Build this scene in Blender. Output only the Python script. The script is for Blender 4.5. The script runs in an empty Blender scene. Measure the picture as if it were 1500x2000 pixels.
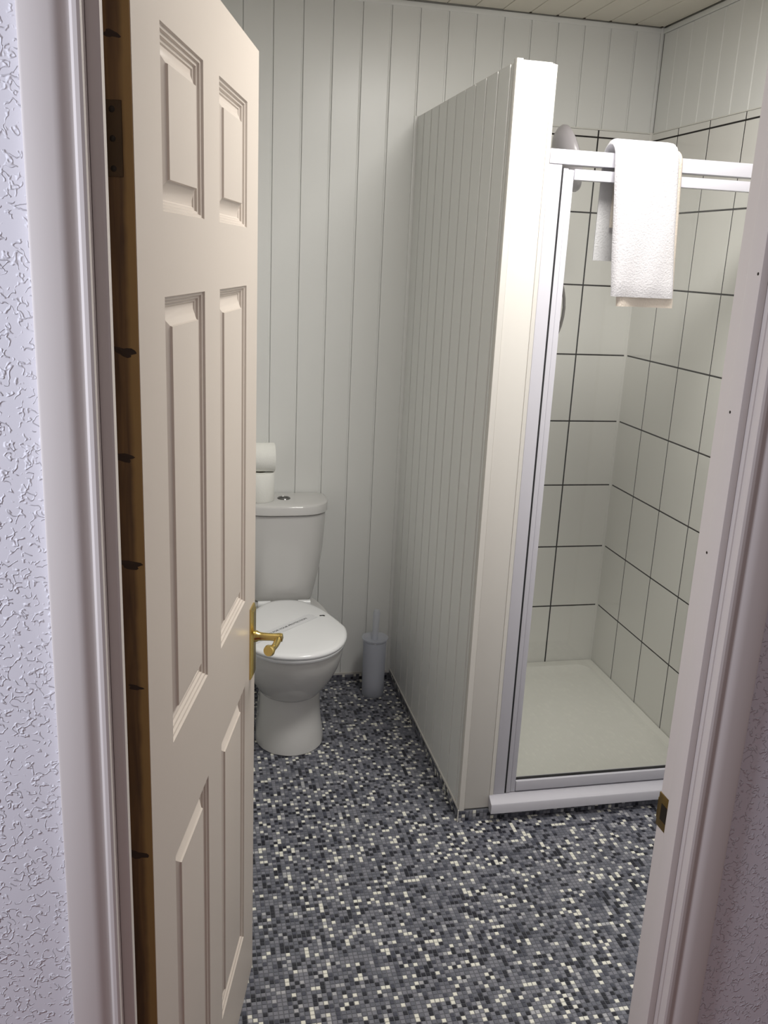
import bpy, bmesh, math, random
from mathutils import Vector, Matrix
random.seed(7)
S = bpy.context.scene
COL = S.collection

# ------------------------------------------------------------------ camera
FPX = 1763.5
CAMP = Vector((-0.3745, -3.2605, 1.6316))
RIGHT = Vector((0.97698, -0.20842, 0.04541))
DOWN = Vector((-0.01338, -0.27235, -0.96211))
FWD = Vector((0.21289, 0.93935, -0.26887))
cd = bpy.data.cameras.new('camera')
cam = bpy.data.objects.new('camera', cd)
COL.objects.link(cam)
cd.sensor_fit = 'VERTICAL'
cd.sensor_height = 24.0
cd.lens = 24.0 * FPX / 2000.0
cd.clip_start = 0.02
Mr = Matrix((RIGHT, -DOWN, -FWD)).transposed().to_4x4()
cam.matrix_world = Matrix.Translation(CAMP) @ Mr
S.camera = cam

# ------------------------------------------------------------------ light and exposure
S.view_settings.view_transform = 'Standard'
S.view_settings.look = 'None'
S.view_settings.gamma = 1.0
S.view_settings.exposure = 0.0
S.view_settings.use_curve_mapping = False

w = bpy.data.worlds.new('world')
S.world = w
w.use_nodes = True
w.node_tree.nodes['Background'].inputs[0].default_value = (0.82, 0.71, 0.74, 1)
w.node_tree.nodes['Background'].inputs[1].default_value = 0.29


def area(name, loc, target, size, power, color, shape='DISK', size_y=None):
    l = bpy.data.lights.new(name, 'AREA')
    l.shape = shape
    l.size = size
    if size_y:
        l.size_y = size_y
    l.energy = power
    l.color = color
    o = bpy.data.objects.new(name, l)
    COL.objects.link(o)
    o.location = loc
    o.rotation_euler = (Vector(target) - Vector(loc)).to_track_quat('-Z', 'Y').to_euler()
    return o


area('bathroom_ceiling_lamp', (0.53, -1.52, 2.42), (0.53, -1.52, 0), 0.50, 25.0, (1.0, 0.972, 0.925))
area('added_hall_light', (-1.35, -2.78, 1.6), (-0.62, -2.28, 1.35), 0.5, 13.5, (0.83, 0.87, 1.0), 'RECTANGLE', 1.0)  # unseen area light added to brighten the left hall wall, no window modelled

# ------------------------------------------------------------------ materials
MATS = {}


def srgb(r, g, b):
    def f(c):
        c /= 255.0
        return c / 12.92 if c <= 0.04045 else ((c + 0.055) / 1.055) ** 2.4
    return (f(r), f(g), f(b), 1)


def mat(name, color, rough=0.5, metal=0.0, bump=0.0, bscale=60.0, var=0.0, vscale=6.0, spec=0.5, coat=0.0):
    m = bpy.data.materials.new(name)
    m.use_nodes = True
    nt = m.node_tree
    b = nt.nodes['Principled BSDF']
    b.inputs['Base Color'].default_value = color
    b.inputs['Roughness'].default_value = rough
    b.inputs['Metallic'].default_value = metal
    b.inputs['Specular IOR Level'].default_value = spec
    b.inputs['Coat Weight'].default_value = coat
    tc = nt.nodes.new('ShaderNodeTexCoord')
    if var:
        n = nt.nodes.new('ShaderNodeTexNoise')
        n.inputs['Scale'].default_value = vscale
        n.inputs['Detail'].default_value = 4
        nt.links.new(tc.outputs['Object'], n.inputs['Vector'])
        mx = nt.nodes.new('ShaderNodeMix')
        mx.data_type = 'RGBA'
        mx.inputs[6].default_value = tuple(c * (1 - var) for c in color[:3]) + (1,)
        mx.inputs[7].default_value = tuple(min(1, c * (1 + var)) for c in color[:3]) + (1,)
        nt.links.new(n.outputs['Fac'], mx.inputs[0])
        nt.links.new(mx.outputs[2], b.inputs['Base Color'])
    if bump:
        n = nt.nodes.new('ShaderNodeTexNoise')
        n.inputs['Scale'].default_value = bscale
        n.inputs['Detail'].default_value = 5
        nt.links.new(tc.outputs['Object'], n.inputs['Vector'])
        bp = nt.nodes.new('ShaderNodeBump')
        bp.inputs['Strength'].default_value = bump
        bp.inputs['Distance'].default_value = 0.002
        nt.links.new(n.outputs['Fac'], bp.inputs['Height'])
        nt.links.new(bp.outputs['Normal'], b.inputs['Normal'])
    MATS[name] = m
    return m


pvc = mat('white_pvc_cladding', srgb(236, 237, 234), 0.32, var=0.015)
pvc_back = mat('groove_backing', srgb(190, 188, 180), 0.6)
trimw = mat('white_plastic_trim', srgb(212, 209, 203), 0.3)
ceilm = mat('cream_ceiling_board', srgb(224, 218, 204), 0.45, var=0.02)
void = mat('ceiling_void', srgb(62, 52, 38), 0.9)
tilem = mat('glazed_white_tile', srgb(234, 233, 228), 0.10, var=0.012, vscale=3)
grout = mat('black_grout', srgb(38, 34, 32), 0.8)
seal = mat('white_silicone', srgb(232, 231, 224), 0.3)
gloss = mat('white_gloss_paint', srgb(216, 210, 205), 0.42, bump=0.06, bscale=35, var=0.02, vscale=3)
doorm = mat('cream_door_paint', srgb(204, 194, 184), 0.38, bump=0.05, bscale=90, var=0.02, vscale=3)
framew = mat('white_enamel_frame', srgb(198, 197, 205), 0.28)
traym = mat('white_acrylic_tray', srgb(240, 239, 232), 0.25, var=0.01, vscale=12)
ceram = mat('white_ceramic', srgb(212, 211, 209), 0.08)
seatm = mat('white_plastic_seat', srgb(238, 239, 240), 0.16)
paper = mat('toilet_paper', srgb(244, 244, 238), 0.95, bump=0.5, bscale=220)
towelm = mat('white_towelling', srgb(224, 222, 225), 0.95, bump=1.0, bscale=230)
towelc = mat('cream_towelling', srgb(238, 226, 212), 0.95, bump=1.0, bscale=230)
for _m in (towelm, towelc):
    _nt = _m.node_tree
    _b = _nt.nodes['Principled BSDF']
    _t = _nt.nodes.new('ShaderNodeBsdfTranslucent')
    _t.inputs[0].default_value = srgb(240, 242, 246)
    _x = _nt.nodes.new('ShaderNodeMixShader')
    _x.inputs[0].default_value = 0.3
    _nt.links.new(_b.outputs[0], _x.inputs[1])
    _nt.links.new(_t.outputs[0], _x.inputs[2])
    _nt.links.new(_x.outputs[0], _nt.nodes['Material Output'].inputs[0])
brass = mat('polished_brass', srgb(212, 188, 118), 0.22, metal=1.0, var=0.08, vscale=60)
tarn = mat('tarnished_brass', srgb(122, 100, 52), 0.35, metal=0.8, var=0.35, vscale=70)
oldbrass = mat('tarnished_hinge_brass', srgb(70, 52, 30), 0.45, metal=0.5, var=0.3, vscale=40)
screwm = mat('dark_screw', srgb(34, 26, 16), 0.5, metal=0.4)
chromed = mat('dull_chrome', srgb(120, 120, 118), 0.25, metal=1.0)
chrome = mat('chrome', srgb(200, 200, 200), 0.15, metal=1.0)
greyp = mat('grey_plastic', srgb(176, 172, 176), 0.3)
hosem = mat('silver_hose', srgb(130, 126, 124), 0.35, metal=0.6)
gasket = mat('black_gasket', srgb(30, 30, 33), 0.5)
printm = mat('black_print', srgb(48, 50, 52), 0.8)
logom = mat('dark_print_mark', srgb(22, 24, 24), 0.8)
bandm = mat('paper_band', srgb(226, 227, 229), 0.4)
carpet = mat('red_hall_carpet', srgb(120, 52, 50), 0.95, bump=0.6, bscale=400, var=0.15, vscale=80)
knotm = mat('dark_knot', srgb(48, 30, 13), 0.7, var=0.35, vscale=80)


def wood_mat():
    m = bpy.data.materials.new('stained_brown_wood')
    m.use_nodes = True
    nt = m.node_tree
    b = nt.nodes['Principled BSDF']
    b.inputs['Roughness'].default_value = 0.55
    tc = nt.nodes.new('ShaderNodeTexCoord')
    mp = nt.nodes.new('ShaderNodeMapping')
    mp.inputs['Scale'].default_value = (60, 60, 4)
    n = nt.nodes.new('ShaderNodeTexNoise')
    n.inputs['Scale'].default_value = 1.6
    n.inputs['Detail'].default_value = 6
    n.inputs['Distortion'].default_value = 0.8
    cr = nt.nodes.new('ShaderNodeValToRGB')
    cr.color_ramp.elements[0].position = 0.3
    cr.color_ramp.elements[0].color = srgb(74, 48, 20)
    cr.color_ramp.elements[1].position = 0.72
    cr.color_ramp.elements[1].color = srgb(118, 86, 44)
    nt.links.new(tc.outputs['Object'], mp.inputs[0])
    nt.links.new(mp.outputs[0], n.inputs['Vector'])
    nt.links.new(n.outputs['Fac'], cr.inputs[0])
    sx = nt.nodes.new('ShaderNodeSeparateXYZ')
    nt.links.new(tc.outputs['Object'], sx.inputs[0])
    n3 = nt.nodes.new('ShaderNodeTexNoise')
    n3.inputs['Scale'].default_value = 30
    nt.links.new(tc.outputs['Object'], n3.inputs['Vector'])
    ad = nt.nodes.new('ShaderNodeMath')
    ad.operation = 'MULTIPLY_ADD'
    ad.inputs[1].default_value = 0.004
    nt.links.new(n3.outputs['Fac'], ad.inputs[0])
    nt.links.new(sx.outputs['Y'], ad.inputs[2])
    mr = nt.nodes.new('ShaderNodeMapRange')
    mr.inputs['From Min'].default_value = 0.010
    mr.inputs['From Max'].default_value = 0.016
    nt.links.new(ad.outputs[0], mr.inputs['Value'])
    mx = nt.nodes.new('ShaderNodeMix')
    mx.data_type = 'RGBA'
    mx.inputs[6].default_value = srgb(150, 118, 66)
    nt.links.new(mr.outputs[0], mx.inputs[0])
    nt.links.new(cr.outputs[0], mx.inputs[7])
    nt.links.new(mx.outputs[2], b.inputs['Base Color'])
    return m


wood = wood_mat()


def wallpaper_mat():
    """painted textured plaster: short raised squiggles"""
    m = bpy.data.materials.new('textured_white_plaster')
    m.use_nodes = True
    nt = m.node_tree
    N = nt.nodes
    L = nt.links
    b = N['Principled BSDF']
    b.inputs['Base Color'].default_value = srgb(224, 223, 228)
    b.inputs['Roughness'].default_value = 0.5
    tc = N.new('ShaderNodeTexCoord')
    n1 = N.new('ShaderNodeTexNoise')
    n1.inputs['Scale'].default_value = 95
    n1.inputs['Detail'].default_value = 1.0
    n1.inputs['Distortion'].default_value = 0.35
    n2 = N.new('ShaderNodeTexNoise')
    n2.inputs['Scale'].default_value = 105
    n2.inputs['Detail'].default_value = 1
    L.new(tc.outputs['Object'], n1.inputs['Vector'])
    L.new(tc.outputs['Object'], n2.inputs['Vector'])

    def math_(op, a, bb=None):
        q = N.new('ShaderNodeMath')
        q.operation = op
        for i, v in enumerate((a, bb)):
            if v is None:
                continue
            if isinstance(v, (int, float)):
                q.inputs[i].default_value = v
            else:
                L.new(v, q.inputs[i])
        return q.outputs[0]
    d = math_('ABSOLUTE', math_('SUBTRACT', n1.outputs['Fac'], 0.5))
    mr = N.new('ShaderNodeMapRange')
    mr.interpolation_type = 'SMOOTHSTEP'
    mr.inputs['From Min'].default_value = 0.0
    mr.inputs['From Max'].default_value = 0.06
    mr.inputs['To Min'].default_value = 1.0
    mr.inputs['To Max'].default_value = 0.0
    L.new(d, mr.inputs['Value'])
    mk = N.new('ShaderNodeMapRange')
    mk.interpolation_type = 'SMOOTHSTEP'
    mk.inputs['From Min'].default_value = 0.44
    mk.inputs['From Max'].default_value = 0.56
    L.new(n2.outputs['Fac'], mk.inputs['Value'])
    h = math_('MULTIPLY', mr.outputs[0], mk.outputs[0])
    bp = N.new('ShaderNodeBump')
    bp.inputs['Strength'].default_value = 0.7
    bp.inputs['Distance'].default_value = 0.0022
    L.new(h, bp.inputs['Height'])
    L.new(bp.outputs['Normal'], b.inputs['Normal'])
    return m


plaster = wallpaper_mat()


def glass_mat():
    m = bpy.data.materials.new('clear_shower_glass')
    m.use_nodes = True
    nt = m.node_tree
    nt.nodes.remove(nt.nodes['Principled BSDF'])
    out = nt.nodes['Material Output']
    lw = nt.nodes.new('ShaderNodeLayerWeight')
    lw.inputs[0].default_value = 0.5
    pw = nt.nodes.new('ShaderNodeMath')
    pw.operation = 'POWER'
    pw.inputs[1].default_value = 4.0
    fr = nt.nodes.new('ShaderNodeMath')
    fr.operation = 'MULTIPLY_ADD'
    fr.inputs[1].default_value = 0.9
    fr.inputs[2].default_value = 0.03
    nt.links.new(lw.outputs['Facing'], pw.inputs[0])
    nt.links.new(pw.outputs[0], fr.inputs[0])
    t = nt.nodes.new('ShaderNodeBsdfTransparent')
    t.inputs[0].default_value = (0.985, 0.99, 0.985, 1)
    g = nt.nodes.new('ShaderNodeBsdfGlossy')
    g.inputs['Roughness'].default_value = 0.02
    mx = nt.nodes.new('ShaderNodeMixShader')
    nt.links.new(fr.outputs[0], mx.inputs[0])
    nt.links.new(t.outputs[0], mx.inputs[1])
    nt.links.new(g.outputs[0], mx.inputs[2])
    nt.links.new(mx.outputs[0], out.inputs[0])
    return m


glass = glass_mat()


def frosted_mat():
    m = bpy.data.materials.new('frosted_plastic')
    m.use_nodes = True
    nt = m.node_tree
    b = nt.nodes['Principled BSDF']
    b.inputs['Base Color'].default_value = srgb(232, 236, 244)
    b.inputs['Roughness'].default_value = 0.4
    out = nt.nodes['Material Output']
    tl = nt.nodes.new('ShaderNodeBsdfTranslucent')
    tl.inputs[0].default_value = srgb(232, 234, 244)
    m1 = nt.nodes.new('ShaderNodeMixShader')
    m1.inputs[0].default_value = 0.4
    nt.links.new(b.outputs[0], m1.inputs[1])
    nt.links.new(tl.outputs[0], m1.inputs[2])
    tr = nt.nodes.new('ShaderNodeBsdfTransparent')
    m2 = nt.nodes.new('ShaderNodeMixShader')
    m2.inputs[0].default_value = 0.42
    nt.links.new(m1.outputs[0], m2.inputs[1])
    nt.links.new(tr.outputs[0], m2.inputs[2])
    nt.links.new(m2.outputs[0], out.inputs[0])
    return m


frost = frosted_mat()

# ------------------------------------------------------------------ helpers


def link(name, me, m, parent=None, smooth=False):
    o = bpy.data.objects.new(name, me)
    COL.objects.link(o)
    if m is not None and not me.materials:
        me.materials.append(m)
    if parent:
        o.parent = parent
    if smooth:
        for p in me.polygons:
            p.use_smooth = True
    return o


def tag(o, label=None, cat=None, group=None, kind=None):
    if label:
        o['label'] = label
    if cat:
        o['category'] = cat
    if group:
        o['group'] = group
    if kind:
        o['kind'] = kind
    return o


def empty(name, loc=(0, 0, 0), rz=0.0):
    o = bpy.data.objects.new(name, None)
    COL.objects.link(o)
    o.empty_display_size = 0.05
    o.location = loc
    o.rotation_euler = (0, 0, rz)
    return o


def bm_box(bm, x0, x1, y0, y1, z0, z1):
    v = [bm.verts.new((x, y, z)) for x in (x0, x1) for y in (y0, y1) for z in (z0, z1)]
    for f in ((0, 1, 3, 2), (4, 6, 7, 5), (0, 4, 5, 1), (2, 3, 7, 6), (0, 2, 6, 4), (1, 5, 7, 3)):
        bm.faces.new([v[i] for i in f])
    return v


def finish(bm, name, m, parent=None, smooth=False, bevel=0.0, seg=2, auto=None):
    if bevel:
        bmesh.ops.bevel(bm, geom=list(bm.edges), offset=bevel, segments=seg, affect='EDGES', profile=0.6)
    bmesh.ops.recalc_face_normals(bm, faces=bm.faces)
    me = bpy.data.meshes.new(name)
    bm.to_mesh(me)
    bm.free()
    o = link(name, me, m, parent, smooth)
    if auto is not None:
        for p in me.polygons:
            p.use_smooth = True
        me.set_sharp_from_angle(angle=math.radians(auto))
    return o


def box(name, x0, x1, y0, y1, z0, z1, m, parent=None, bevel=0.0, seg=2):
    bm = bmesh.new()
    bm_box(bm, x0, x1, y0, y1, z0, z1)
    return finish(bm, name, m, parent, bevel=bevel, seg=seg, auto=35 if bevel else None)


def extrude_profile(name, prof, axis, a0, a1, m, parent=None, auto=30):
    """prof: closed list of 2D points; axis 'z' -> (x,y), 'x' -> (y,z), 'y' -> (x,z)"""
    bm = bmesh.new()

    def P(p, t):
        return {'z': (p[0], p[1], t), 'x': (t, p[0], p[1]), 'y': (p[0], t, p[1])}[axis]
    A = [bm.verts.new(P(p, a0)) for p in prof]
    B = [bm.verts.new(P(p, a1)) for p in prof]
    n = len(prof)
    for i in range(n):
        j = (i + 1) % n
        bm.faces.new((A[i], A[j], B[j], B[i]))
    bm.faces.new(A)
    bm.faces.new(list(reversed(B)))
    return finish(bm, name, m, parent, auto=auto)


def loft(name, rings, m, parent=None, cap=True, auto=50, subsurf=0):
    bm = bmesh.new()
    R = [[bm.verts.new(p) for p in r] for r in rings]
    n = len(R[0])
    for a, b in zip(R, R[1:]):
        for i in range(n):
            j = (i + 1) % n
            bm.faces.new((a[i], a[j], b[j], b[i]))
    if cap:
        bm.faces.new(list(reversed(R[0])))
        bm.faces.new(R[-1])
    o = finish(bm, name, m, parent, auto=auto)
    return o


def lathe(name, prof, m, parent=None, seg=40, loc=(0, 0, 0), rot=None, auto=40):
    bm = bmesh.new()
    R = []
    for r, z in prof:
        if r < 1e-6:
            R.append([bm.verts.new((0, 0, z))])
        else:
            R.append([bm.verts.new((r * math.cos(2 * math.pi * i / seg), r * math.sin(2 * math.pi * i / seg), z)) for i in range(seg)])
    for a, b in zip(R, R[1:]):
        for i in range(seg):
            j = (i + 1) % seg
            if len(a) == 1 and len(b) == 1:
                continue
            if len(a) == 1:
                bm.faces.new((a[0], b[j], b[i]))
            elif len(b) == 1:
                bm.faces.new((a[i], a[j], b[0]))
            else:
                bm.faces.new((a[i], a[j], b[j], b[i]))
    Mx = Matrix.Translation(loc)
    if rot is not None:
        Mx = Mx @ rot.to_4x4()
    bmesh.ops.transform(bm, matrix=Mx, verts=bm.verts)
    return finish(bm, name, m, parent, auto=auto)


def tube(name, pts, radii, m, parent=None, seg=14, auto=50):
    pts = [Vector(p) for p in pts]
    if not isinstance(radii, (list, tuple)):
        radii = [radii] * len(pts)
    rings = []
    up = Vector((0.13, 0.31, 0.94)).normalized()
    for i, p in enumerate(pts):
        t = (pts[min(i + 1, len(pts) - 1)] - pts[max(i - 1, 0)]).normalized()
        a = t.cross(up).normalized()
        b = t.cross(a).normalized()
        rings.append([p + radii[i] * (a * math.cos(2 * math.pi * k / seg) + b * math.sin(2 * math.pi * k / seg)) for k in range(seg)])
    return loft(name, rings, m, parent, auto=auto)


def align(d):
    return Vector((0, 0, 1)).rotation_difference(Vector(d).normalized()).to_matrix()


# ------------------------------------------------------------------ dimensions
XL, XR, YW, ZC = -0.80, 1.298, -2.208, 2.466
XP0, XP1, YP, ZP = 0.4175, 0.522, -0.985, 2.112     # partition
ROW0, ROWH = 2.089, 0.2575
COLX, COLY0, COLW = 1.086, -0.193, 0.2004
HX0, HX1 = -0.463, 0.3025                           # door lining faces
YH = -2.283                                         # hall face of wall

# ------------------------------------------------------------------ floor
floor = box('floor', XL - 0.05, XR + 0.05, YW - 0.02, 0.05, -0.08, -0.0012, grout, None)
fl_base = mat('mosaic_joint_grey', srgb(104, 106, 112), 0.55)
floor.data.materials.clear()
floor.data.materials.append(fl_base)
tag(floor, 'grey, black and white mosaic patterned bathroom floor', 'floor', kind='structure')

MOS = [
    ('mosaic_white', srgb(236, 234, 222), 0.088),
    ('mosaic_pale', srgb(176, 176, 180), 0.055),
    ('mosaic_grey', srgb(128, 129, 138), 0.25),
    ('mosaic_slate', srgb(106, 108, 118), 0.27),
    ('mosaic_dark_slate', srgb(76, 78, 90), 0.12),
    ('mosaic_black', srgb(40, 41, 50), 0.155),
]
MOSM = [mat(n, c, 0.30, var=0.04, vscale=40) for n, c, _ in MOS]
CW = [sum(q[2] for q in MOS[:i + 1]) for i in range(len(MOS))]


def pick():
    r = random.random() * CW[-1]
    for i, c in enumerate(CW):
        if r <= c:
            return i
    return len(CW) - 1


CELL, TW, TH = 0.0115, 0.0101, 0.0006


def proj(P):
    q = Vector(P) - CAMP
    z = q.dot(FWD)
    return 750 + FPX * q.dot(RIGHT) / z, 1000 + FPX * q.dot(DOWN) / z, z


class Mosaic:
    def __init__(self):
        self.v, self.f, self.m = [], [], []

    def cell(self, o, u, v, n, mi):
        """o centre, u v unit vectors, n normal"""
        i = len(self.v)
        h = TW / 2
        h2 = h - 0.0006
        for (a, b) in ((-1, -1), (1, -1), (1, 1), (-1, 1)):
            self.v.append(o + u * (a * h) + v * (b * h) - n * 0.0012)
        for (a, b) in ((-1, -1), (1, -1), (1, 1), (-1, 1)):
            self.v.append(o + u * (a * h2) + v * (b * h2))
        self.f.append((i + 4, i + 5, i + 6, i + 7))
        for k in range(4):
            j = (k + 1) % 4
            self.f.append((i + k, i + j, i + 4 + j, i + 4 + k))
        self.m += [mi] * 5

    def build(self, name, parent):
        me = bpy.data.meshes.new(name)
        me.from_pydata([tuple(p) for p in self.v], [], self.f)
        for q in MOSM:
            me.materials.append(q)
        me.polygons.foreach_set('material_index', self.m)
        o = bpy.data.objects.new(name, me)
        COL.objects.link(o)
        o.parent = parent
        return o


cells = []
nx = int((XR - XL) / CELL)
ny = int(-YW / CELL)
for i in range(nx):
    for j in range(ny):
        x = XL + (i + 0.5) * CELL
        y = -0.004 - (j + 0.5) * CELL
        if x > XP0 + 0.004 and y > YP + 0.004:
            continue
        cells.append((x, y, pick()))
vis = []
for k, (x, y, mi) in enumerate(cells):
    px, py, z = proj((x, y, 0))
    if 515 < px < 1225 and py < 1995 and not (px > 1180 and py > 1900):
        vis.append((z, k))
vis.sort()
near = set(k for _, k in vis[:300])
mos = Mosaic()
ux, uy, uz = Vector((1, 0, 0)), Vector((0, 1, 0)), Vector((0, 0, 1))
tile_me = []
for q in MOSM:
    t = Mosaic()
    t.cell(Vector((0, 0, 0)), ux, uy, uz, 0)
    me = bpy.data.meshes.new('mosaic_tile')
    me.from_pydata([tuple(p) for p in t.v], [], t.f)
    me.materials.append(q)
    tile_me.append(me)
for k, (x, y, mi) in enumerate(cells):
    if k in near:
        o = bpy.data.objects.new('mosaic_tile', tile_me[mi])
        COL.objects.link(o)
        o.parent = floor
        o.location = (x, y, 0)
    else:
        mos.cell(Vector((x, y, 0)), ux, uy, uz, mi)
# upstand rows at the foot of the partition, shower and back wall
UPZ = 3


def upstand(o, u, length, n, rows):
    for i in range(int(length / CELL)):
        for r in range(rows):
            mos.cell(o + u * ((i + 0.5) * CELL) + uz * ((r + 0.5) * CELL), u, uz, n, pick())


upstand(Vector((XP0 - 0.003, YP - 0.003, 0)), uy, -YP, -ux, UPZ)
upstand(Vector((XP0 - 0.003, YP - 0.003, 0)), ux, XR - XP0, -uy, UPZ)
upstand(Vector((XL, -0.003, 0)), ux, XP0 - XL, -uy, 2)
st = mos.build('mosaic_field', floor)
st['kind'] = 'stuff'
box('upstand_backing', XP0 - 0.0018, XP0 + 0.004, YP - 0.0018, 0, -0.001, 0.036, fl_base, floor)
box('upstand_backing', XP0 - 0.0018, XR, YP - 0.0018, YP + 0.004, -0.001, 0.036, fl_base, floor)
box('upstand_backing', XL, XP0, -0.0018, 0.002, -0.001, 0.024, fl_base, floor)
box('weld_strip', XP0 - 0.005, XP0 - 0.002, YP - 0.005, YP - 0.002, 0, 0.04, trimw, floor)

# ------------------------------------------------------------------ hall floor
hf = box('floor_hall', -3.2, 2.2, -5.5, YW - 0.022, -0.08, 0.0, carpet)
tag(hf, 'red carpeted hallway floor outside the bathroom door', 'floor', kind='structure')

# ------------------------------------------------------------------ panelled walls
PW = 0.0981
GX0 = -0.177


def panel_mesh(wd, ht, th=0.010, slit=True):
    """vertical cladding board lying in xz, front face toward -y, v-edge bevels"""
    g, e = 0.0022, 0.0035
    prof = [(0.0006, 0), (0.0006, -th + 0.0012), (0.0020, -th), (wd - 0.0080, -th), (wd - 0.0040, -th + 0.0022), (wd - 0.0006, -th + 0.0016), (wd - 0.0006, 0)]
    if not slit:
        prof = [(0, 0), (0, -th + 0.0008), (0.0008, -th), (wd - 0.0115, -th), (wd - 0.0102, -th + 0.0042), (wd, -th + 0.0042), (wd, 0)]
    me_o = extrude_profile('wall_panel', prof, 'z', 0, ht, pvc, None, auto=20)
    me = me_o.data
    bpy.data.objects.remove(me_o)
    return me


wb = box('wall_back', XL - 0.06, XR + 0.06, 0.010, 0.10, 0, ZC + 0.1, pvc_back)
tag(wb, 'white panelled back wall of the bathroom', 'wall', kind='structure')
full = panel_mesh(PW, ZC - 0.022 - 0.020)
k0 = int(math.floor((XL - GX0) / PW))
k = k0
while GX0 + k * PW < XR - 0.01:
    x = GX0 + k * PW
    if x >= XL - 0.05:
        wdt = PW
        o = bpy.data.objects.new('wall_panel', full)
        if x + PW > XR - 0.005:
            o = bpy.data.objects.new('wall_panel', panel_mesh(XR - 0.006 - x, ZC - 0.042))
        COL.objects.link(o)
        o.parent = wb
        o.location = (x, 0.010, 0.022)
    k += 1
box('top_strip', XL, XR, -0.0025, 0.012, ZC - 0.0205, ZC - 0.004, pvc, wb, 0.001)
box('bottom_strip', XL, XP0, -0.002, 0.012, 0.022, 0.032, trimw, wb, 0.001)
box('corner_strip', XP0 - 0.012, XP0 + 0.002, -0.004, 0.012, 0.022, ZP, pvc, wb, 0.001)
box('corner_strip', XR - 0.010, XR + 0.002, -0.003, 0.012, 2.118, ZC, pvc, wb, 0.001)

wr = box('wall_right', XR + 0.010, XR + 0.10, YW, 0.10, 0, ZC + 0.1, pvc_back)
tag(wr, 'white right hand wall, panelled above black grouted shower tiles', 'wall', kind='structure')


def side_panel_mesh(ht):
    me = panel_mesh(PW, ht)
    # rotate so that the front faces -x and width runs to -y
    me.transform(Matrix(((0, 1, 0, 0), (-1, 0, 0, 0), (0, 0, 1, 0), (0, 0, 0, 1))))
    return me


up = side_panel_mesh(ZC - 0.022 - 2.116)
low = side_panel_mesh(ZC - 0.022)
k = 0
while -0.008 - k * PW > YW + PW:
    y = -0.008 - k * PW
    o = bpy.data.objects.new('wall_panel', up if y > -1.05 else low)
    COL.objects.link(o)
    o.parent = wr
    o.location = (XR + 0.010, y, 2.116 if y > -1.05 else 0.0)
    k += 1
box('top_strip', XR - 0.0025, XR + 0.012, YW, -0.003, ZC - 0.0205, ZC - 0.004, pvc, wr, 0.001)

# ------------------------------------------------------------------ tiles
GR = 0.0054
TT = 0.007


def rows():
    zs = [2.1155] + [ROW0 - i * ROWH for i in range(8)] + [0.030]
    return list(zip(zs[1:], zs[:-1]))


box('tile_grout', XP1 - 0.01, XR + 0.001, -0.0062, 0.011, 0.02, 2.115, grout, wb)
xs = [XP1 - 0.008, COLX - 2 * COLW, COLX - COLW, COLX, XR - 0.0125]
for z0, z1 in rows():
    for a, b in zip(xs, xs[1:]):
        g0 = GR / 2 if a > XP1 else 0
        g1 = GR / 2 if b < XR - 0.02 else 0
        box('wall_tile', a + g0, b - g1, -TT, -0.002, z0 + GR / 2, z1 - GR / 2, tilem, wb, 0.0007, 1)
box('corner_seal', XR - 0.0125, XR - 0.002, -TT, -0.002, 0.02, 2.116, tilem, wb, 0.0007, 1)
box('tile_edge_strip', XP1, XR, -TT - 0.001, 0.0, 2.1135, 2.1175, seal, wb, 0.0007, 1)

box('tile_grout', XR - 0.0016, XR + 0.011, -1.0, 0, 0.02, 2.115, grout, wr)
ys = [-0.0125] + [COLY0 - i * COLW for i in range(4)] + [-1.0]
for z0, z1 in rows():
    for a, b in zip(ys, ys[1:]):
        g0 = GR / 2 if a < -0.05 else 0
        g1 = GR / 2 if b > -0.98 else 0
        box('wall_tile', XR - 0.0025, XR + 0.003, b + g1, a - g0, z0 + GR / 2, z1 - GR / 2, tilem, wr, 0.0007, 1)
box('corner_seal', XR - 0.0025, XR + 0.003, -0.0125, -0.006, 0.02, 2.116, tilem, wr, 0.0007, 1)
box('tile_edge_strip', XR - 0.0033, XR + 0.006, -1.0, 0, 2.1135, 2.1175, seal, wr, 0.0007, 1)

# left and front walls
wl = box('wall_left', XL - 0.10, XL, YW, 0.10, 0, ZC + 0.1, pvc)
tag(wl, 'white left hand wall behind the open door', 'wall', kind='structure')

bm = bmesh.new()
bm_box(bm, -3.2, HX0 - 0.022, YH, YW - 0.004, 0, 2.62)
bm_box(bm, HX1 + 0.022, 2.2, YH, YW - 0.004, 0, 2.62)
bm_box(bm, HX0 - 0.022, HX1 + 0.022, YH, YW - 0.004, 2.014, 2.62)
wf = finish(bm, 'wall_front', plaster)
tag(wf, 'textured white hallway wall around the doorway', 'wall', kind='structure')

# ceiling
ce = box('ceiling', XL - 0.1, XR + 0.1, YW, 0.1, ZC + 0.014, ZC + 0.09, void)
tag(ce, 'cream boarded bathroom ceiling with dark seams', 'ceiling', kind='structure')
XS = 0.694
cb = []
x = XS
while x < XR:
    cb.append((x, min(x + 0.0985, XR - 0.004), -0.0035))
    x += 0.0985
x = XS
while x > XL:
    cb.append((x - 0.0985, x, -0.010))
    x -= 0.0985
for x0, x1, ye in cb:
    bm = bmesh.new()
    bm_box(bm, x0 + 0.0012, x1 - 0.0012, YW, ye, ZC, ZC + 0.013)
    finish(bm, 'ceiling_panel', ceilm, ce, bevel=0.0012, seg=1)
    if x1 < XR - 0.01 and x0 >= XS - 0.001:
        box('seam_notch', x1 - 0.004, x1 + 0.004, -0.012, -0.003, ZC - 0.001, ZC + 0.001, void, ce)

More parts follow.
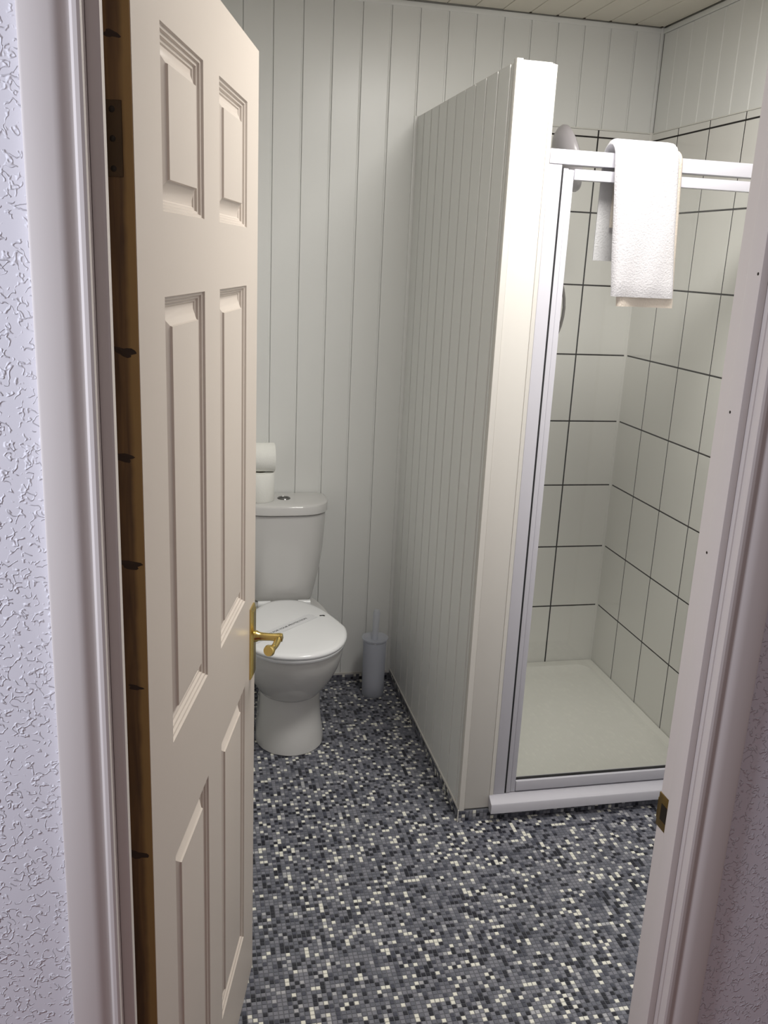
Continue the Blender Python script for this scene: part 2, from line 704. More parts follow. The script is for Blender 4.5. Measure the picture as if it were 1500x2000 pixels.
# ------------------------------------------------------------------ partition
pt = box('wall_partition', XP0 + 0.008, XP1 - 0.006, YP + 0.010, 0.010, 0.0, ZP - 0.006, pvc_back)
tag(pt, 'freestanding white panelled partition between toilet and shower', 'wall', kind='structure')
pm = panel_mesh(0.0945, ZP - 0.004 - 0.042, 0.0085, False)
# front faces -x, width runs toward -y
pm.transform(Matrix(((0, 1, 0, 0), (-1, 0, 0, 0), (0, 0, 1, 0), (0, 0, 0, 1))))
y = -0.004
while y - 0.0945 > YP + 0.012:
    o = bpy.data.objects.new('wall_panel', pm)
    COL.objects.link(o)
    o.parent = pt
    o.location = (XP0 + 0.0085, y, 0.042)
    y -= 0.0945
if y - (YP + 0.014) > 0.01:
    pl = panel_mesh(y - (YP + 0.012), ZP - 0.046, 0.0085, False)
    pl.transform(Matrix(((0, 1, 0, 0), (-1, 0, 0, 0), (0, 0, 1, 0), (0, 0, 0, 1))))
    o = bpy.data.objects.new('wall_panel', pl)
    COL.objects.link(o)
    o.parent = pt
    o.location = (XP0 + 0.0085, y, 0.042)
box('bottom_strip', XP0 - 0.003, XP0 + 0.009, YP + 0.002, -0.004, 0.036, 0.044, trimw, pt, 0.0012)
box('end_board', XP0 + 0.016, XP1 - 0.012, YP, YP + 0.012, 0.040, ZP, trimw, pt, 0.001)
extrude_profile('corner_trim', [(XP0 - 0.002, YP + 0.016), (XP0 - 0.002, YP + 0.001), (XP0 - 0.0005, YP - 0.002), (XP0 + 0.015, YP - 0.002), (XP0 + 0.016, YP + 0.001), (XP0 + 0.003, YP + 0.003), (XP0 + 0.002, YP + 0.016)], 'z', 0.036, ZP + 0.0025, trimw, pt)
extrude_profile('corner_trim', [(XP1 + 0.001, YP + 0.02), (XP1 + 0.001, YP + 0.001), (XP1 - 0.001, YP - 0.001), (XP1 - 0.011, YP - 0.001), (XP1 - 0.012, YP + 0.002), (XP1 - 0.003, YP + 0.003), (XP1 - 0.003, YP + 0.02)], 'z', 0.04, ZP - 0.004, trimw, pt)
box('inner_lining', XP1 - 0.006, XP1, YP + 0.012, -0.006, 0.03, ZP - 0.004, pvc, pt)
box('top_cap', XP0 + 0.002, XP1 - 0.004, YP + 0.004, 0.0, ZP - 0.006, ZP - 0.0015, trimw, pt, 0.001)

# ------------------------------------------------------------------ door frame (lining, stops)
df = empty('door_frame', ((HX0 + HX1) / 2, YW, 0))


def fbox(name, x0, x1, y0, y1, z0, z1, m=gloss, bevel=0.0015, parent=df):
    cx, cy = (HX0 + HX1) / 2, YW
    return box(name, x0 - cx, x1 - cx, y0 - cy, y1 - cy, z0, z1, m, parent, bevel)


fbox('jamb', HX0 - 0.022, HX0, YH, YW, 0, 2.012)
rj = fbox('jamb', HX1, HX1 + 0.022, YH, YW, 0, 2.012)
fbox('head_lining', HX0, HX1, YH, YW, 1.990, 2.012)
YS0, YS1 = YW - 0.068, YW - 0.038
fbox('door_stop', HX0, HX0 + 0.0145, YS0, YS1, 0, 1.990, bevel=0.003)
fbox('door_stop', HX1 - 0.0115, HX1, YS0, YS1, 0, 1.990, bevel=0.003)
fbox('door_stop', HX0 + 0.0145, HX1 - 0.0115, YS0, YS1, 1.977, 1.990)
sp = fbox('strike_plate', HX1 - 0.0016, HX1 + 0.001, YW - 0.030, YW + 0.001, 0.842, 0.896, tarn, 0.0005)
sp['label'] = 'tarnished brass strike plate'
fbox('strike_lip', HX1 - 0.0016, HX1 + 0.006, YW - 0.001, YW + 0.003, 0.852, 0.886, tarn, 0.001, df)
fbox('strike_recess', HX1 - 0.0019, HX1 + 0.0005, YW - 0.024, YW - 0.008, 0.856, 0.882, screwm, 0.0)
for yy_, zz_ in ((-2.2549, 1.4676), (-2.2500, 1.2809), (-2.2698, 1.6355)):
    nh = lathe('nail_hole', [(0, 0.0004), (0.0016, 0.0003), (0.0020, 0.0)], screwm, df, 10, (HX1 - 0.0115 - (HX0 + HX1) / 2, yy_ - YW, zz_), align((-1, 0, 0)))
tag(df, 'white painted door lining and stops framing the bathroom entrance', 'door frame', kind='structure')


def architrave(name, xin, xout, ztop):
    s = 1 if xout > xin else -1
    W = abs(xout - xin)

    def q(d, h):
        return (xin + s * d, YH - h)
    prof = [q(0, 0), q(0, 0.010), q(0.001, 0.0125), q(0.004, 0.0138), q(0.008, 0.0135), q(0.0105, 0.0115), q(0.0112, 0.0085),
            q(0.013, 0.0085), q(0.015, 0.0092), q(0.018, 0.0115), q(0.021, 0.0138), q(0.025, 0.0153), q(0.029, 0.0158), q(W - 0.003, 0.016), q(W - 0.0008, 0.0152), q(W, 0.013), q(W, 0)]
    return extrude_profile(name, prof, 'z', 0, ztop, gloss, None, auto=25)


t1 = architrave('trim_1', HX0 - 0.001, HX0 - 0.058, 2.03)
tag(t1, 'white moulded architrave on the hinge side of the doorway', 'architrave', kind='structure')
t2 = architrave('trim_2', HX1 + 0.002, HX1 + 0.058, 2.03)
tag(t2, 'white moulded architrave on the latch side of the doorway', 'architrave', kind='structure')
t3 = box('trim_3', HX0 - 0.058, HX1 + 0.058, YH - 0.016, YH, 2.031, 2.09, gloss, None, 0.003)
tag(t3, 'white architrave across the top of the doorway', 'architrave', kind='structure')

# ------------------------------------------------------------------ door
DW, DH, DT = 0.762, 1.974, 0.035
DTH = 0.2464
us, uc = math.sin(DTH), math.cos(DTH)
near_pt = Vector((-0.4240, -2.2122, 0.006))
# local frame: x along width from hinge to latch, y into the thickness (front y=0 faces right), z up
dr = empty('door_1', near_pt, math.pi / 2 - DTH)
# local +x -> (us, uc); local +y -> (-uc, us): away from the visible face
tag(dr, 'cream six panel wooden door standing open into the bathroom', 'door', kind='structure')
# panel openings measured from the hinge edge
cx_ = [(0.108, 0.322), (0.424, 0.650)]
rz_ = [(0.176, 0.782), (0.966, 1.570), (1.669, 1.873)]
bm = bmesh.new()
xs_ = [0, cx_[0][0], cx_[0][1], cx_[1][0], cx_[1][1], DW]
zs_ = [0, rz_[0][0], rz_[0][1], rz_[1][0], rz_[1][1], rz_[2][0], rz_[2][1], DH]
V = {}
for i, x in enumerate(xs_):
    for j, z in enumerate(zs_):
        V[i, j] = bm.verts.new((x, 0, z))
for i in range(5):
    for j in range(7):
        if i in (1, 3) and j in (1, 3, 5):
            continue
        bm.faces.new((V[i, j], V[i + 1, j], V[i + 1, j + 1], V[i, j + 1]))
bk = [bm.verts.new((x, DT, z)) for x, z in ((0, 0), (DW, 0), (DW, DH), (0, DH))]
bm.faces.new(list(reversed(bk)))
bm.faces.new([V[i, 0] for i in range(6)][::-1] + [bk[0], bk[1]])
bm.faces.new([V[i, 7] for i in range(6)] + [bk[2], bk[3]])
bm.faces.new([V[0, j] for j in range(8)] + [bk[3], bk[0]])
bm.faces.new([V[5, j] for j in range(8)][::-1] + [bk[1], bk[2]])
finish(bm, 'slab', doorm, dr)
PROF = [(0, 0.0), (0.0015, 0.0032), (0.0045, 0.0040), (0.0060, 0.0072), (0.0090, 0.0080), (0.0105, 0.0112), (0.0135, 0.0120), (0.0150, 0.0140),
        (0.0170, 0.0142), (0.0230, 0.0122), (0.0310, 0.0075), (0.0370, 0.0040), (0.0380, 0.0012), (0.0400, 0.0010)]
for (x0, x1) in cx_:
    for (z0, z1) in rz_:
        bm = bmesh.new()
        R = []
        for d, h in PROF:
            R.append([bm.verts.new(p) for p in ((x0 + d, h, z0 + d), (x1 - d, h, z0 + d), (x1 - d, h, z1 - d), (x0 + d, h, z1 - d))])
        for a, b in zip(R, R[1:]):
            for i in range(4):
                j = (i + 1) % 4
                bm.faces.new((a[i], a[j], b[j], b[i]))
        bm.faces.new(R[-1])
        B = [bm.verts.new(p) for p in ((x0, 0.02, z0), (x1, 0.02, z0), (x1, 0.02, z1), (x0, 0.02, z1))]
        for i in range(4):
            j = (i + 1) % 4
            bm.faces.new((R[0][j], R[0][i], B[i], B[j]))
        bm.faces.new(list(reversed(B)))
        finish(bm, 'panel', doorm, dr, auto=28)
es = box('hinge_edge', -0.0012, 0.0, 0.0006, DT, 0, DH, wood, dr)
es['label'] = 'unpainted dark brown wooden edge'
random.seed(5)
for z, r, yy_ in ((0.864, .011, .020), (1.104, .007, .016), (1.264, .011, .018), (1.394, .010, .022), (1.514, .010, .016), (1.834, .007, .020)):
    # flattened irregular knot, a fraction of a millimetre proud of the edge
    bm = bmesh.new()
    rim = []
    for q in range(18):
        a = 2 * math.pi * q / 18
        rr = r * (1 + 0.22 * math.sin(3 * a + z * 50) + 0.12 * math.sin(5 * a + z * 90))
        rim.append(bm.verts.new((-0.00125, min(DT - 0.0005, max(0.002, yy_ + 1.25 * rr * math.cos(a))), z + 0.5 * rr * math.sin(a) + 0.15 * rr * math.cos(a))))
    cv = bm.verts.new((-0.0016, yy_, z))
    for q in range(18):
        bm.faces.new((cv, rim[q], rim[(q + 1) % 18]))
    finish(bm, 'knot', knotm, dr)
hg = box('hinge', -0.0026, -0.0010, 0.0115, DT + 0.001, 1.697, 1.772, oldbrass, dr, 0.0003, 1)
for dz in (0.008, 0.0375, 0.066):
    lathe('screw', [(0, 0.0031), (0.0028, 0.0030), (0.0034, 0.0025)], screwm, hg, 16, (0, 0.0215, 1.697 + dz), Matrix.Rotation(-math.pi / 2, 3, 'Y'))
tube('hinge_knuckle', [(-0.004, DT + 0.005, 1.697), (-0.004, DT + 0.005, 1.772)], 0.005, oldbrass, hg, 12)
# handle
hd = empty('handle', (0, 0, 0))
hd.parent = dr
hd['label'] = 'polished brass lever handle on a rectangular backplate'
px0, px1 = DW - 0.062, DW - 0.020
zc = 0.850
bm = bmesh.new()
ring = []
for d, h in ((0, 0), (0, -0.003), (0.004, -0.0055), (0.006, -0.0055), (0.008, -0.0075)):
    ring.append([bm.verts.new(p) for p in ((px0 + d, h, zc - 0.078 + d), (px1 - d, h, zc - 0.078 + d), (px1 - d, h, zc + 0.078 - d), (px0 + d, h, zc + 0.078 - d))])
for a, b in zip(ring, ring[1:]):
    for i in range(4):
        j = (i + 1) % 4
        bm.faces.new((a[i], a[j], b[j], b[i]))
bm.faces.new(ring[-1])
bm.faces.new(list(reversed(ring[0])))
finish(bm, 'backplate', brass, hd)
xc = (px0 + px1) / 2
zs = zc + 0.012
lathe('stem', [(0.0, 0.0), (0.0125, 0.0), (0.0125, 0.004), (0.0095, 0.009), (0.0085, 0.016), (0.0078, 0.034), (0.0085, 0.044), (0.0095, 0.052), (0.0085, 0.058), (0.0, 0.060)], brass, hd, 24, (xc, -0.007, zs), Matrix.Rotation(math.pi / 2, 3, 'X'))
lv = []
lr = []
for i in range(13):
    t = i / 12
    lv.append((xc - 0.066 * t + 0.004, -0.007 - 0.050 + 0.012 * t * t, zs - 0.004 * t - 0.004 * math.sin(t * math.pi)))
    lr.append(0.0078 - 0.0012 * math.sin(t * math.pi) + (0.0065 * max(0, (t - 0.70) / 0.30)))
lr[-1] = 0.0105
tube('lever', lv, lr, brass, hd, 16)

# ------------------------------------------------------------------ shower tray
tr = empty('shower_tray', (0.9, -0.5, 0))


def tb(name, rings, m, parent):
    return loft(name, rings, m, parent, auto=30)


def rect(x0, x1, y0, y1, z, r=0.0, n=6):
    if r <= 0:
        r = 0.0005
    pts = []
    for cx, cy, a0 in ((x1 - r, y1 - r, 0), (x0 + r, y1 - r, 90), (x0 + r, y0 + r, 180), (x1 - r, y0 + r, 270)):
        for k in range(n + 1):
            a = math.radians(a0 + 90 * k / n)
            pts.append((cx + r * math.cos(a), cy + r * math.sin(a), z))
    return pts


ox, oy = -0.9, 0.5
tx0, tx1, ty0, ty1 = XP1 + 0.002 + ox, XR - 0.004 + ox, -0.978 + oy, -0.009 + oy
rings = [rect(tx0, tx1, ty0, ty1, 0.0), rect(tx0, tx1, ty0, ty1, 0.036, 0.004), rect(tx0 + 0.003, tx1 - 0.003, ty0 + 0.003, ty1 - 0.003, 0.039, 0.004),
         rect(tx0 + 0.045, tx1 - 0.045, ty0 + 0.045, ty1 - 0.045, 0.039, 0.05), rect(tx0 + 0.055, tx1 - 0.055, ty0 + 0.055, ty1 - 0.055, 0.029, 0.05),
         rect(tx0 + 0.085, tx1 - 0.085, ty0 + 0.085, ty1 - 0.085, 0.020, 0.06), rect(tx0 + 0.30, tx1 - 0.30, ty0 + 0.30, ty1 - 0.30, 0.019, 0.02)]
tb('basin', rings, traym, tr)
tag(tr, 'low white shower tray behind the glass door', 'shower tray')
lathe('waste_cover', [(0, 0.007), (0.035, 0.007), (0.042, 0.004), (0.043, 0.0)], chrome, tr, 32, (XP1 + 0.16 + ox, -0.16 + oy, 0.022))

# ------------------------------------------------------------------ shower enclosure
EX, EY = 0.9, -0.97
en = empty('shower_enclosure', (EX, EY, 0))
tag(en, 'white framed clear glass shower enclosure beside the partition', 'shower enclosure')


def eb(name, x0, x1, y0, y1, z0, z1, m=framew, parent=en, bevel=0.002):
    return box(name, x0 - EX, x1 - EX, y0 - EY, y1 - EY, z0, z1, m, parent, bevel)


ZR = 1.918
eb('wall_post', XP1 + 0.001, 0.5585, -0.985, -0.952, 0.075, ZR - 0.0015)
eb('wall_post', XR - 0.040, XR - 0.0035, -0.985, -0.952, 0.075, ZR - 0.0015)
tr_ = eb('top_rail', XP1 + 0.001, XR - 0.0035, -0.9875, -0.948, 1.883, ZR)
extrude_profile('sill', [(-1.012 - EY, 0.033), (-1.012 - EY, 0.060), (-1.010 - EY, 0.0635), (-1.006 - EY, 0.065), (-0.9875 - EY, 0.078), (-0.986 - EY, 0.0815), (-0.950 - EY, 0.082), (-0.948 - EY, 0.041), (-0.990 - EY, 0.0405), (-0.990 - EY, 0.033)], 'x', XP1 - 0.012 - EX, XR - 0.0035 - EX, framew, en, auto=35)
dl = empty('door_leaf')
dl.parent = en
eb('gasket', 0.5585, 0.5635, -0.9835, -0.958, 0.084, 1.876, gasket, dl, 0.0)
eb('stile', 0.5635, 0.5770, -0.984, -0.956, 0.084, 1.874, framew, dl, 0.002)
eb('stile', 0.5775, 0.5935, -0.982, -0.958, 0.084, 1.872, framew, dl, 0.003)
eb('stile', XR - 0.072, XR - 0.042, -0.984, -0.956, 0.084, 1.874, framew, dl, 0.002)
eb('rail', 0.5940, XR - 0.0725, -0.984, -0.956, 1.848, 1.874, framew, dl, 0.002)
eb('rail', 0.5940, XR - 0.0725, -0.984, -0.956, 0.087, 0.120, framew, dl, 0.002)
eb('glass_pane', 0.5940, XR - 0.0725, -0.9715, -0.9680, 0.118, 1.850, glass, dl, 0.0)
eb('glass_bead', 0.5940, XR - 0.0725, -0.9745, -0.9655, 0.119, 0.1235, gasket, dl, 0.0)

# ------------------------------------------------------------------ towel
tw = empty('towel', (0.78, -0.97, 1.60))


def drape(name, x0, x1, ztop, zf, zb, yf, yb, th, shf, m, seed, shb=0.0, xb0=None, xb1=None):
    """thick cloth hung over the rail: front flap down to zf, back flap down to zb"""
    rnd = random.Random(seed)
    path = []
    r = (yb - yf) / 2
    ymid = (yb + yf) / 2
    nf = 16
    for i in range(nf + 1):
        t = i / nf
        path.append((yf, zf + (ztop - r - zf) * t, (1 - t)))
    for k in range(1, 8):
        a = math.pi - math.pi * k / 8
        path.append((ymid + r * math.cos(a), ztop - r + r * math.sin(a), 0))
    for i in range(nf + 1):
        t = i / nf
        path.append((yb, ztop - r + (zb - ztop + r) * t, -t))
    NX = 30
    bm = bmesh.new()
    ph = rnd.random() * 6

    def P(i, s, out):
        y, z, q = path[i]
        a0, a1 = x0, x1
        if q < 0 and xb0 is not None:
            a0, a1 = x0 + (xb0 - x0) * -q, x1 + (xb1 - x1) * -q
        e = min(1, min(s, 1 - s) / 0.10)
        rd = math.sqrt(max(0, 1 - (1 - e) ** 2))
        hem = min(1, (1 - abs(q)) / 0.05 + 0.35) if q else 1
        h = th * (0.2 + 0.8 * rd) * (0.4 + 0.6 * hem)
        wv = (0.0035 * math.sin(5 * s + ph + z * 7) + 0.0018 * math.sin(13 * s - z * 23 + ph)) * abs(q)
        x = a0 + (a1 - a0) * s + (shf * q if q > 0 else 0) + (shb * -q if q < 0 else 0)
        j = max(0, min(len(path) - 1, i))
        p0, p1 = path[max(j - 1, 0)], path[min(j + 1, len(path) - 1)]
        ty, tz = p1[0] - p0[0], p1[1] - p0[1]
        l = math.hypot(ty, tz)
        ny_, nz_ = -tz / l, ty / l
        off = h if out else 0
        return (x - 0.78, y + ny_ * (off + 0) + (wv if q > 0 else 0) + 0.97, z + nz_ * off - 1.60)
    G = {}
    for i in range(len(path)):
        for s in range(NX + 1):
            G[i, s, 0] = bm.verts.new(P(i, s / NX, False))
            G[i, s, 1] = bm.verts.new(P(i, s / NX, True))
    n = len(path) - 1
    for i in range(n):
        for s in range(NX):
            bm.faces.new((G[i, s, 1], G[i, s + 1, 1], G[i + 1, s + 1, 1], G[i + 1, s, 1]))
            bm.faces.new((G[i, s, 0], G[i + 1, s, 0], G[i + 1, s + 1, 0], G[i, s + 1, 0]))
        bm.faces.new((G[i, 0, 0], G[i, 0, 1], G[i + 1, 0, 1], G[i + 1, 0, 0]))
        bm.faces.new((G[i, NX, 1], G[i, NX, 0], G[i + 1, NX, 0], G[i + 1, NX, 1]))
    for s in range(NX):
        bm.faces.new((G[0, s, 0], G[0, s + 1, 0], G[0, s + 1, 1], G[0, s, 1]))
        bm.faces.new((G[n, s, 1], G[n, s + 1, 1], G[n, s + 1, 0], G[n, s, 0]))
    return finish(bm, name, m, tw, auto=60)


drape('inner_fold', 0.722, 0.884, ZR + 0.0105, 1.541, 1.74, -0.9905, -0.9445, 0.010, 0.020, towelc, 3, 0.0, 0.722, 0.870)
drape('outer_fold', 0.690, 0.866, ZR + 0.0235, 1.566, 1.655, -1.0025, -0.9330, 0.014, 0.030, towelm, 9, 0.0, 0.690, 0.85)
tag(tw, 'folded white towel hanging over the top rail of the shower door', 'towel')

# ------------------------------------------------------------------ hand shower
sh = empty('shower_set', (XP1, -0.45, 1.2))


def L(p):
    return (p[0] - XP1, p[1] + 0.45, p[2] - 1.2)


hc = Vector(L((0.784, -0.45, 1.955)))
ax = Vector((0.94, -0.12, 0.30)).normalized()
lathe('shower_head', [(0, -0.030), (0.03, -0.028), (0.062, -0.022), (0.084, -0.012), (0.097, 0.002), (0.101, 0.012), (0.099, 0.020), (0.090, 0.024), (0.0, 0.026)], greyp, sh, 40, hc, align(ax))
tube('handle_stem', [hc - ax * 0.02 + Vector((-0.004, 0, -0.01)), L((0.70, -0.45, 1.955)), L((0.62, -0.45, 1.915)), L((0.565, -0.45, 1.86))], [0.020, 0.016, 0.013, 0.012], greyp, sh, 16)
box('bracket', 0.002, 0.052, -0.018, 0.018, 0.63, 0.68, greyp, sh, 0.006)
tube('riser_rail', [L((0.548, -0.40, 1.25)), L((0.548, -0.40, 1.96))], 0.009, chrome, sh, 14)
for z in (1.26, 1.95):
    lathe('rail_mount', [(0, 0), (0.016, 0), (0.014, 0.02), (0.011, 0.034), (0, 0.036)], chrome, sh, 18, L((XP1, -0.40, z)), align((1, 0, 0)))
hp = []
for i in range(31):
    t = i / 30
    hp.append(L((0.565 + 0.243 * math.sin(min(1, t * 1.25) * math.pi) ** 0.9 if t < 0.8 else 0.565, -0.45 - 0.05 * math.sin(t * math.pi), 1.85 - 0.85 * t)))
tube('hose', hp, 0.005, hosem, sh, 10)
box('mixer_valve', 0.0, 0.07, -0.08, 0.08, -0.20, -0.12, greyp, sh, 0.012)
tag(sh, 'grey shower head with hose and riser rail inside the cubicle', 'shower head')

# ------------------------------------------------------------------ toilet
TX = -0.034
tl = empty('toilet', (TX, 0, 0))
tag(tl, 'white close coupled toilet with its lid down against the back wall', 'toilet')


def dshape(hw, yf, yb, z, ymid=None, hb=None, n=28, p=2.0, pb=3.5):
    """outline: front half superellipse, rear half squarer"""
    if ymid is None:
        ymid = yf + hw * 1.15
    if hb is None:
        hb = hw
    pts = []
    for k in range(n):
        a = math.pi + math.pi * k / n
        c, s = math.cos(a), math.sin(a)
        pts.append((hw * math.copysign(abs(c) ** (2 / p), c), ymid + (ymid - yf) * math.copysign(abs(s) ** (2 / p), s), z))
    for k in range(n):
        a = math.pi * k / n
        c, s = math.cos(a), math.sin(a)
        yy = ymid + (yb - ymid) * abs(s) ** (2 / pb)
        tt = abs(s) ** (2 / pb)
        wq = hw + (hb - hw) * tt
        pts.append((wq * math.copysign(abs(c) ** (2 / pb), c), yy, z))
    return pts


def smoothstep(t):
    return t * t * (3 - 2 * t)


R = []
prof = [  # z, half width, front, back, rear half width
    (0.0, 0.117, -0.550, -0.16, 0.10), (0.004, 0.119, -0.553, -0.16, 0.10), (0.03, 0.1165, -0.551, -0.155, 0.10), (0.07, 0.110, -0.541, -0.15, 0.10),
    (0.12, 0.105, -0.531, -0.145, 0.095), (0.165, 0.1035, -0.527, -0.14, 0.095), (0.190, 0.1035, -0.526, -0.13, 0.095), (0.1915, 0.1075, -0.531, -0.125, 0.095),
    (0.205, 0.1145, -0.545, -0.12, 0.10), (0.235, 0.130, -0.575, -0.10, 0.11), (0.27, 0.1455, -0.606, -0.07, 0.12), (0.31, 0.159, -0.634, -0.04, 0.13),
    (0.35, 0.168, -0.652, -0.02, 0.135), (0.382, 0.1715, -0.660, -0.016, 0.14), (0.392, 0.171, -0.659, -0.016, 0.14), (0.395, 0.166, -0.654, -0.02, 0.135)]
for z, hw, yf, yb, hb in prof:
    R.append(dshape(hw, yf, yb, z, hb=hb))
loft('pan', R, ceram, tl, auto=35)
# seat and lid


def egg(sc, z, ext=0.0):
    out = dshape(0.179 + ext, -0.675 - ext, -0.192 + ext * 0.3, z, ymid=-0.455, hb=0.112, p=2.15, pb=2.6)
    return out


loft('seat', [egg(1, 0.396, -0.006), egg(1, 0.399, -0.003), egg(1, 0.406, -0.002), egg(1, 0.4085, -0.005)], seatm, tl, auto=40)
lid = loft('lid', [egg(1, 0.4095, -0.006), egg(1, 0.4105, -0.001), egg(1, 0.417, 0.002), egg(1, 0.423, 0.0), egg(1, 0.4265, -0.006), egg(1, 0.428, -0.015), egg(1, 0.4285, -0.06), egg(1, 0.4288, -0.12)], seatm, tl, auto=60)
for s in (-1, 1):
    tube('hinge_barrel', [(s * 0.05, -0.186, 0.411), (s * 0.095, -0.186, 0.411)], 0.011, seatm, tl, 14)


def cist(hw, yf, yb, z, p=3.4):
    n = 22
    pts = []
    # bowed front, rounded corners, flat back
    for k in range(n + 1):
        a = math.pi + math.pi * k / n
        c, s = math.cos(a), math.sin(a)
        pts.append((hw * math.copysign(abs(c) ** (2 / p), c), (yb - 0.07) + ((yb - 0.07) - yf) * math.copysign(abs(s) ** (2 / 2.4), s), z))
    pts.append((hw, yb - 0.02, z))
    pts.append((hw - 0.01, yb, z))
    pts.append((-hw + 0.01, yb, z))
    pts.append((-hw, yb - 0.02, z))
    return pts


R = []
for z, hw, yf in ((0.398, 0.105, -0.135), (0.4, 0.110, -0.145), (0.408, 0.1145, -0.152), (0.425, 0.118, -0.157), (0.47, 0.128, -0.164), (0.53, 0.140, -0.172), (0.60, 0.149, -0.178), (0.68, 0.1545, -0.182), (0.738, 0.157, -0.184), (0.7395, 0.152, -0.178), (0.743, 0.152, -0.178)):
    R.append(cist(hw, yf, -0.008, z))
loft('cistern', R, ceram, tl, auto=35)
R = []
for z, hw, yf in ((0.7425, 0.158, -0.187), (0.7432, 0.1615, -0.192), (0.745, 0.163, -0.194), (0.770, 0.163, -0.194), (0.7752, 0.1615, -0.192), (0.7780, 0.158, -0.188), (0.779, 0.152, -0.182), (0.7793, 0.12, -0.15)):
    R.append(cist(hw, yf, -0.006, z))
cl = loft('cistern_lid', R, ceram, tl, auto=35)
fb = lathe('flush_button', [(0.0, 0.0045), (0.0155, 0.004), (0.0165, 0.002), (0.018, 0.0045), (0.0225, 0.0035), (0.0245, 0.0)], chromed, tl, 32, (0.004, -0.082, 0.7785))
box('button_split', -0.0135 + 0.004, 0.0135 + 0.004, -0.0828, -0.0812, 0.7824, 0.7836, screwm, fb)
# floor screw / soil pipe area at the rear of the pan
tube('soil_pipe', [(0, -0.13, 0.17), (0, -0.02, 0.17)], 0.052, ceram, tl, 20)

# paper hygiene band across the lid
pb_ = empty('paper_band', (TX - 0.03, -0.455, 0.4290))
tag(pb_, 'white printed paper hygiene band lying across the toilet lid', 'paper band')
ang = math.atan2(0.1576, 0.1786)
pb_.rotation_euler = (0, 0, ang)
bm = bmesh.new()
nseg = 24
vv = []
HL, HB = 0.150, 0.021
for i in range(nseg + 1):
    x = -HL + 2 * HL * i / nseg
    for yy in (-HB, HB):
        for zz in (0.0002, 0.0008):
            vv.append(bm.verts.new((x, yy, zz)))
for i in range(nseg):
    a, b = vv[4 * i:4 * i + 4], vv[4 * i + 4:4 * i + 8]
    bm.faces.new((a[1], b[1], b[3], a[3]))
    bm.faces.new((a[0], a[2], b[2], b[0]))
    bm.faces.new((a[0], b[0], b[1], a[1]))
    bm.faces.new((a[2], a[3], b[3], b[2]))
bm.faces.new(vv[0:2] + vv[3:1:-1])
e = vv[-4:]
bm.faces.new([e[0], e[2], e[3], e[1]])
finish(bm, 'strip', bandm, pb_)


def text_mesh(name, s, size, m, parent, loc):
    c = bpy.data.curves.new(name, 'FONT')
    c.body = s
    c.size = size
    c.align_x = 'CENTER'
    c.align_y = 'CENTER'
    c.extrude = 0.0001
    c.offset = 0.00012
    o = bpy.data.objects.new(name, c)
    COL.objects.link(o)
    bpy.context.view_layer.update()
    dg = bpy.context.evaluated_depsgraph_get()
    me = bpy.data.meshes.new_from_object(o.evaluated_get(dg))
    bpy.data.objects.remove(o)
    me.name = name
    me.materials.clear()
    q = link(name, me, m, parent)
    q.location = loc
    return q


tx = text_mesh('printed_text', 'SANITISED FOR YOUR PROTECTION', 0.0128, printm, pb_, (-0.005, 0, 0.0010))
ww = tx.dimensions.x
tx.scale = (0.240 / ww, 1, 1)
bm = bmesh.new()
pts = [(-0.010, -0.004), (-0.006, -0.0055), (-0.001, -0.003), (0.004, -0.006), (0.009, -0.0075), (0.010, -0.001), (0.006, 0.004), (-0.002, 0.0035), (-0.009, 0.003)]
A = [bm.verts.new((x, y, 0.0)) for x, y in pts]
B = [bm.verts.new((x, y, 0.0003)) for x, y in pts]
bm.faces.new(A[::-1])
bm.faces.new(B)
for i in range(len(A)):
    j = (i + 1) % len(A)
    bm.faces.new((A[i], A[j], B[j], B[i]))
lg = finish(bm, 'printed_mark', logom, lid)
lg.location = (0.080 - TX, -0.3575, 0.4287)

# ------------------------------------------------------------------ toilet rolls
def roll_mesh(name):
    prof = [(0.021, 0.0), (0.049, 0.0), (0.0515, 0.002), (0.0515, 0.098), (0.049, 0.1), (0.021, 0.1), (0.021, 0.0)]
    return prof


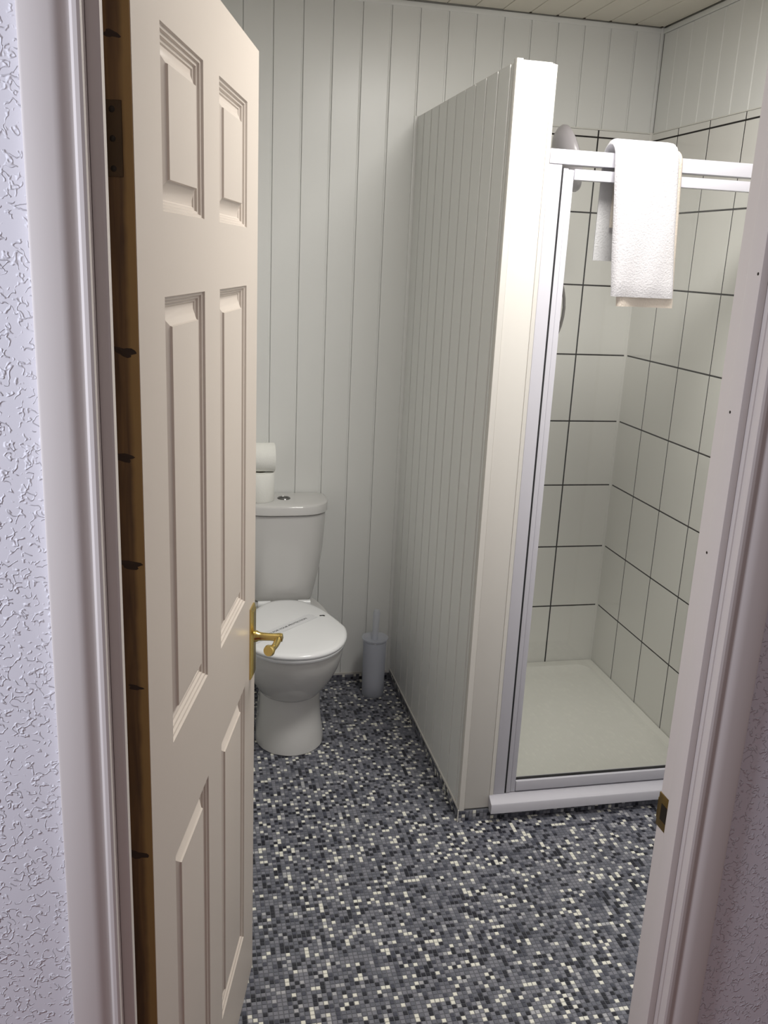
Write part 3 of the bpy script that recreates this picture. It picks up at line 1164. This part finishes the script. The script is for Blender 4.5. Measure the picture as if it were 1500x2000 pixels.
r1 = empty('toilet_roll', (-0.1185, -0.098, 0.7795))
lathe('paper_roll', [(0.0205, 0.0), (0.049, 0.0), (0.0515, 0.003), (0.0515, 0.101), (0.049, 0.104), (0.0205, 0.104), (0.0205, 0.0)], paper, r1, 44)
lathe('cardboard_core', [(0.0195, 0.001), (0.0203, 0.001), (0.0203, 0.103), (0.0195, 0.103), (0.0195, 0.001)], mat('cardboard', srgb(170, 145, 110), 0.9), r1, 30)
tag(r1, 'white toilet roll standing upright on the cistern lid', 'toilet roll', 'spare toilet rolls on the cistern')
r2 = empty('toilet_roll', (-0.171, -0.098, 0.8838))
ry = Matrix.Rotation(math.pi / 2, 3, 'Y')
lathe('paper_roll', [(0.0205, 0.0), (0.049, 0.0), (0.0515, 0.003), (0.0515, 0.101), (0.049, 0.104), (0.0205, 0.104), (0.0205, 0.0)], paper, r2, 44, (0, 0, 0.052), ry)
lathe('cardboard_core', [(0.0195, 0.001), (0.0203, 0.001), (0.0203, 0.103), (0.0195, 0.103), (0.0195, 0.001)], bpy.data.materials['cardboard'], r2, 30, (0, 0, 0.052), ry)
tag(r2, 'white toilet roll lying on its side on top of the upright roll', 'toilet roll', 'spare toilet rolls on the cistern')

# ------------------------------------------------------------------ toilet brush
br = empty('toilet_brush', (0.322, -0.135, 0.0))
tag(br, 'frosted plastic toilet brush and holder in the corner by the partition', 'toilet brush')
lathe('holder', [(0, 0.0), (0.0405, 0.0), (0.0425, 0.003), (0.043, 0.06), (0.0445, 0.225), (0.0425, 0.225), (0.041, 0.06), (0.040, 0.006), (0.0, 0.006)], frost, br, 40)
lathe('lid', [(0, 0.232), (0.02, 0.232), (0.030, 0.236), (0.046, 0.240), (0.0505, 0.240), (0.0510, 0.237), (0.047, 0.231), (0.0, 0.2265)], frost, br, 40)
lathe('brush_head', [(0, 0.02), (0.026, 0.03), (0.030, 0.06), (0.028, 0.09), (0.006, 0.10), (0.006, 0.23), (0, 0.23)], seatm, br, 24)
tube('handle', [(-0.002, 0, 0.231), (0.0, 0, 0.25), (0.001, 0, 0.30), (0.002, 0, 0.340), (0.002, 0, 0.350)], [0.012, 0.0115, 0.0125, 0.0135, 0.010], frost, br, 18)
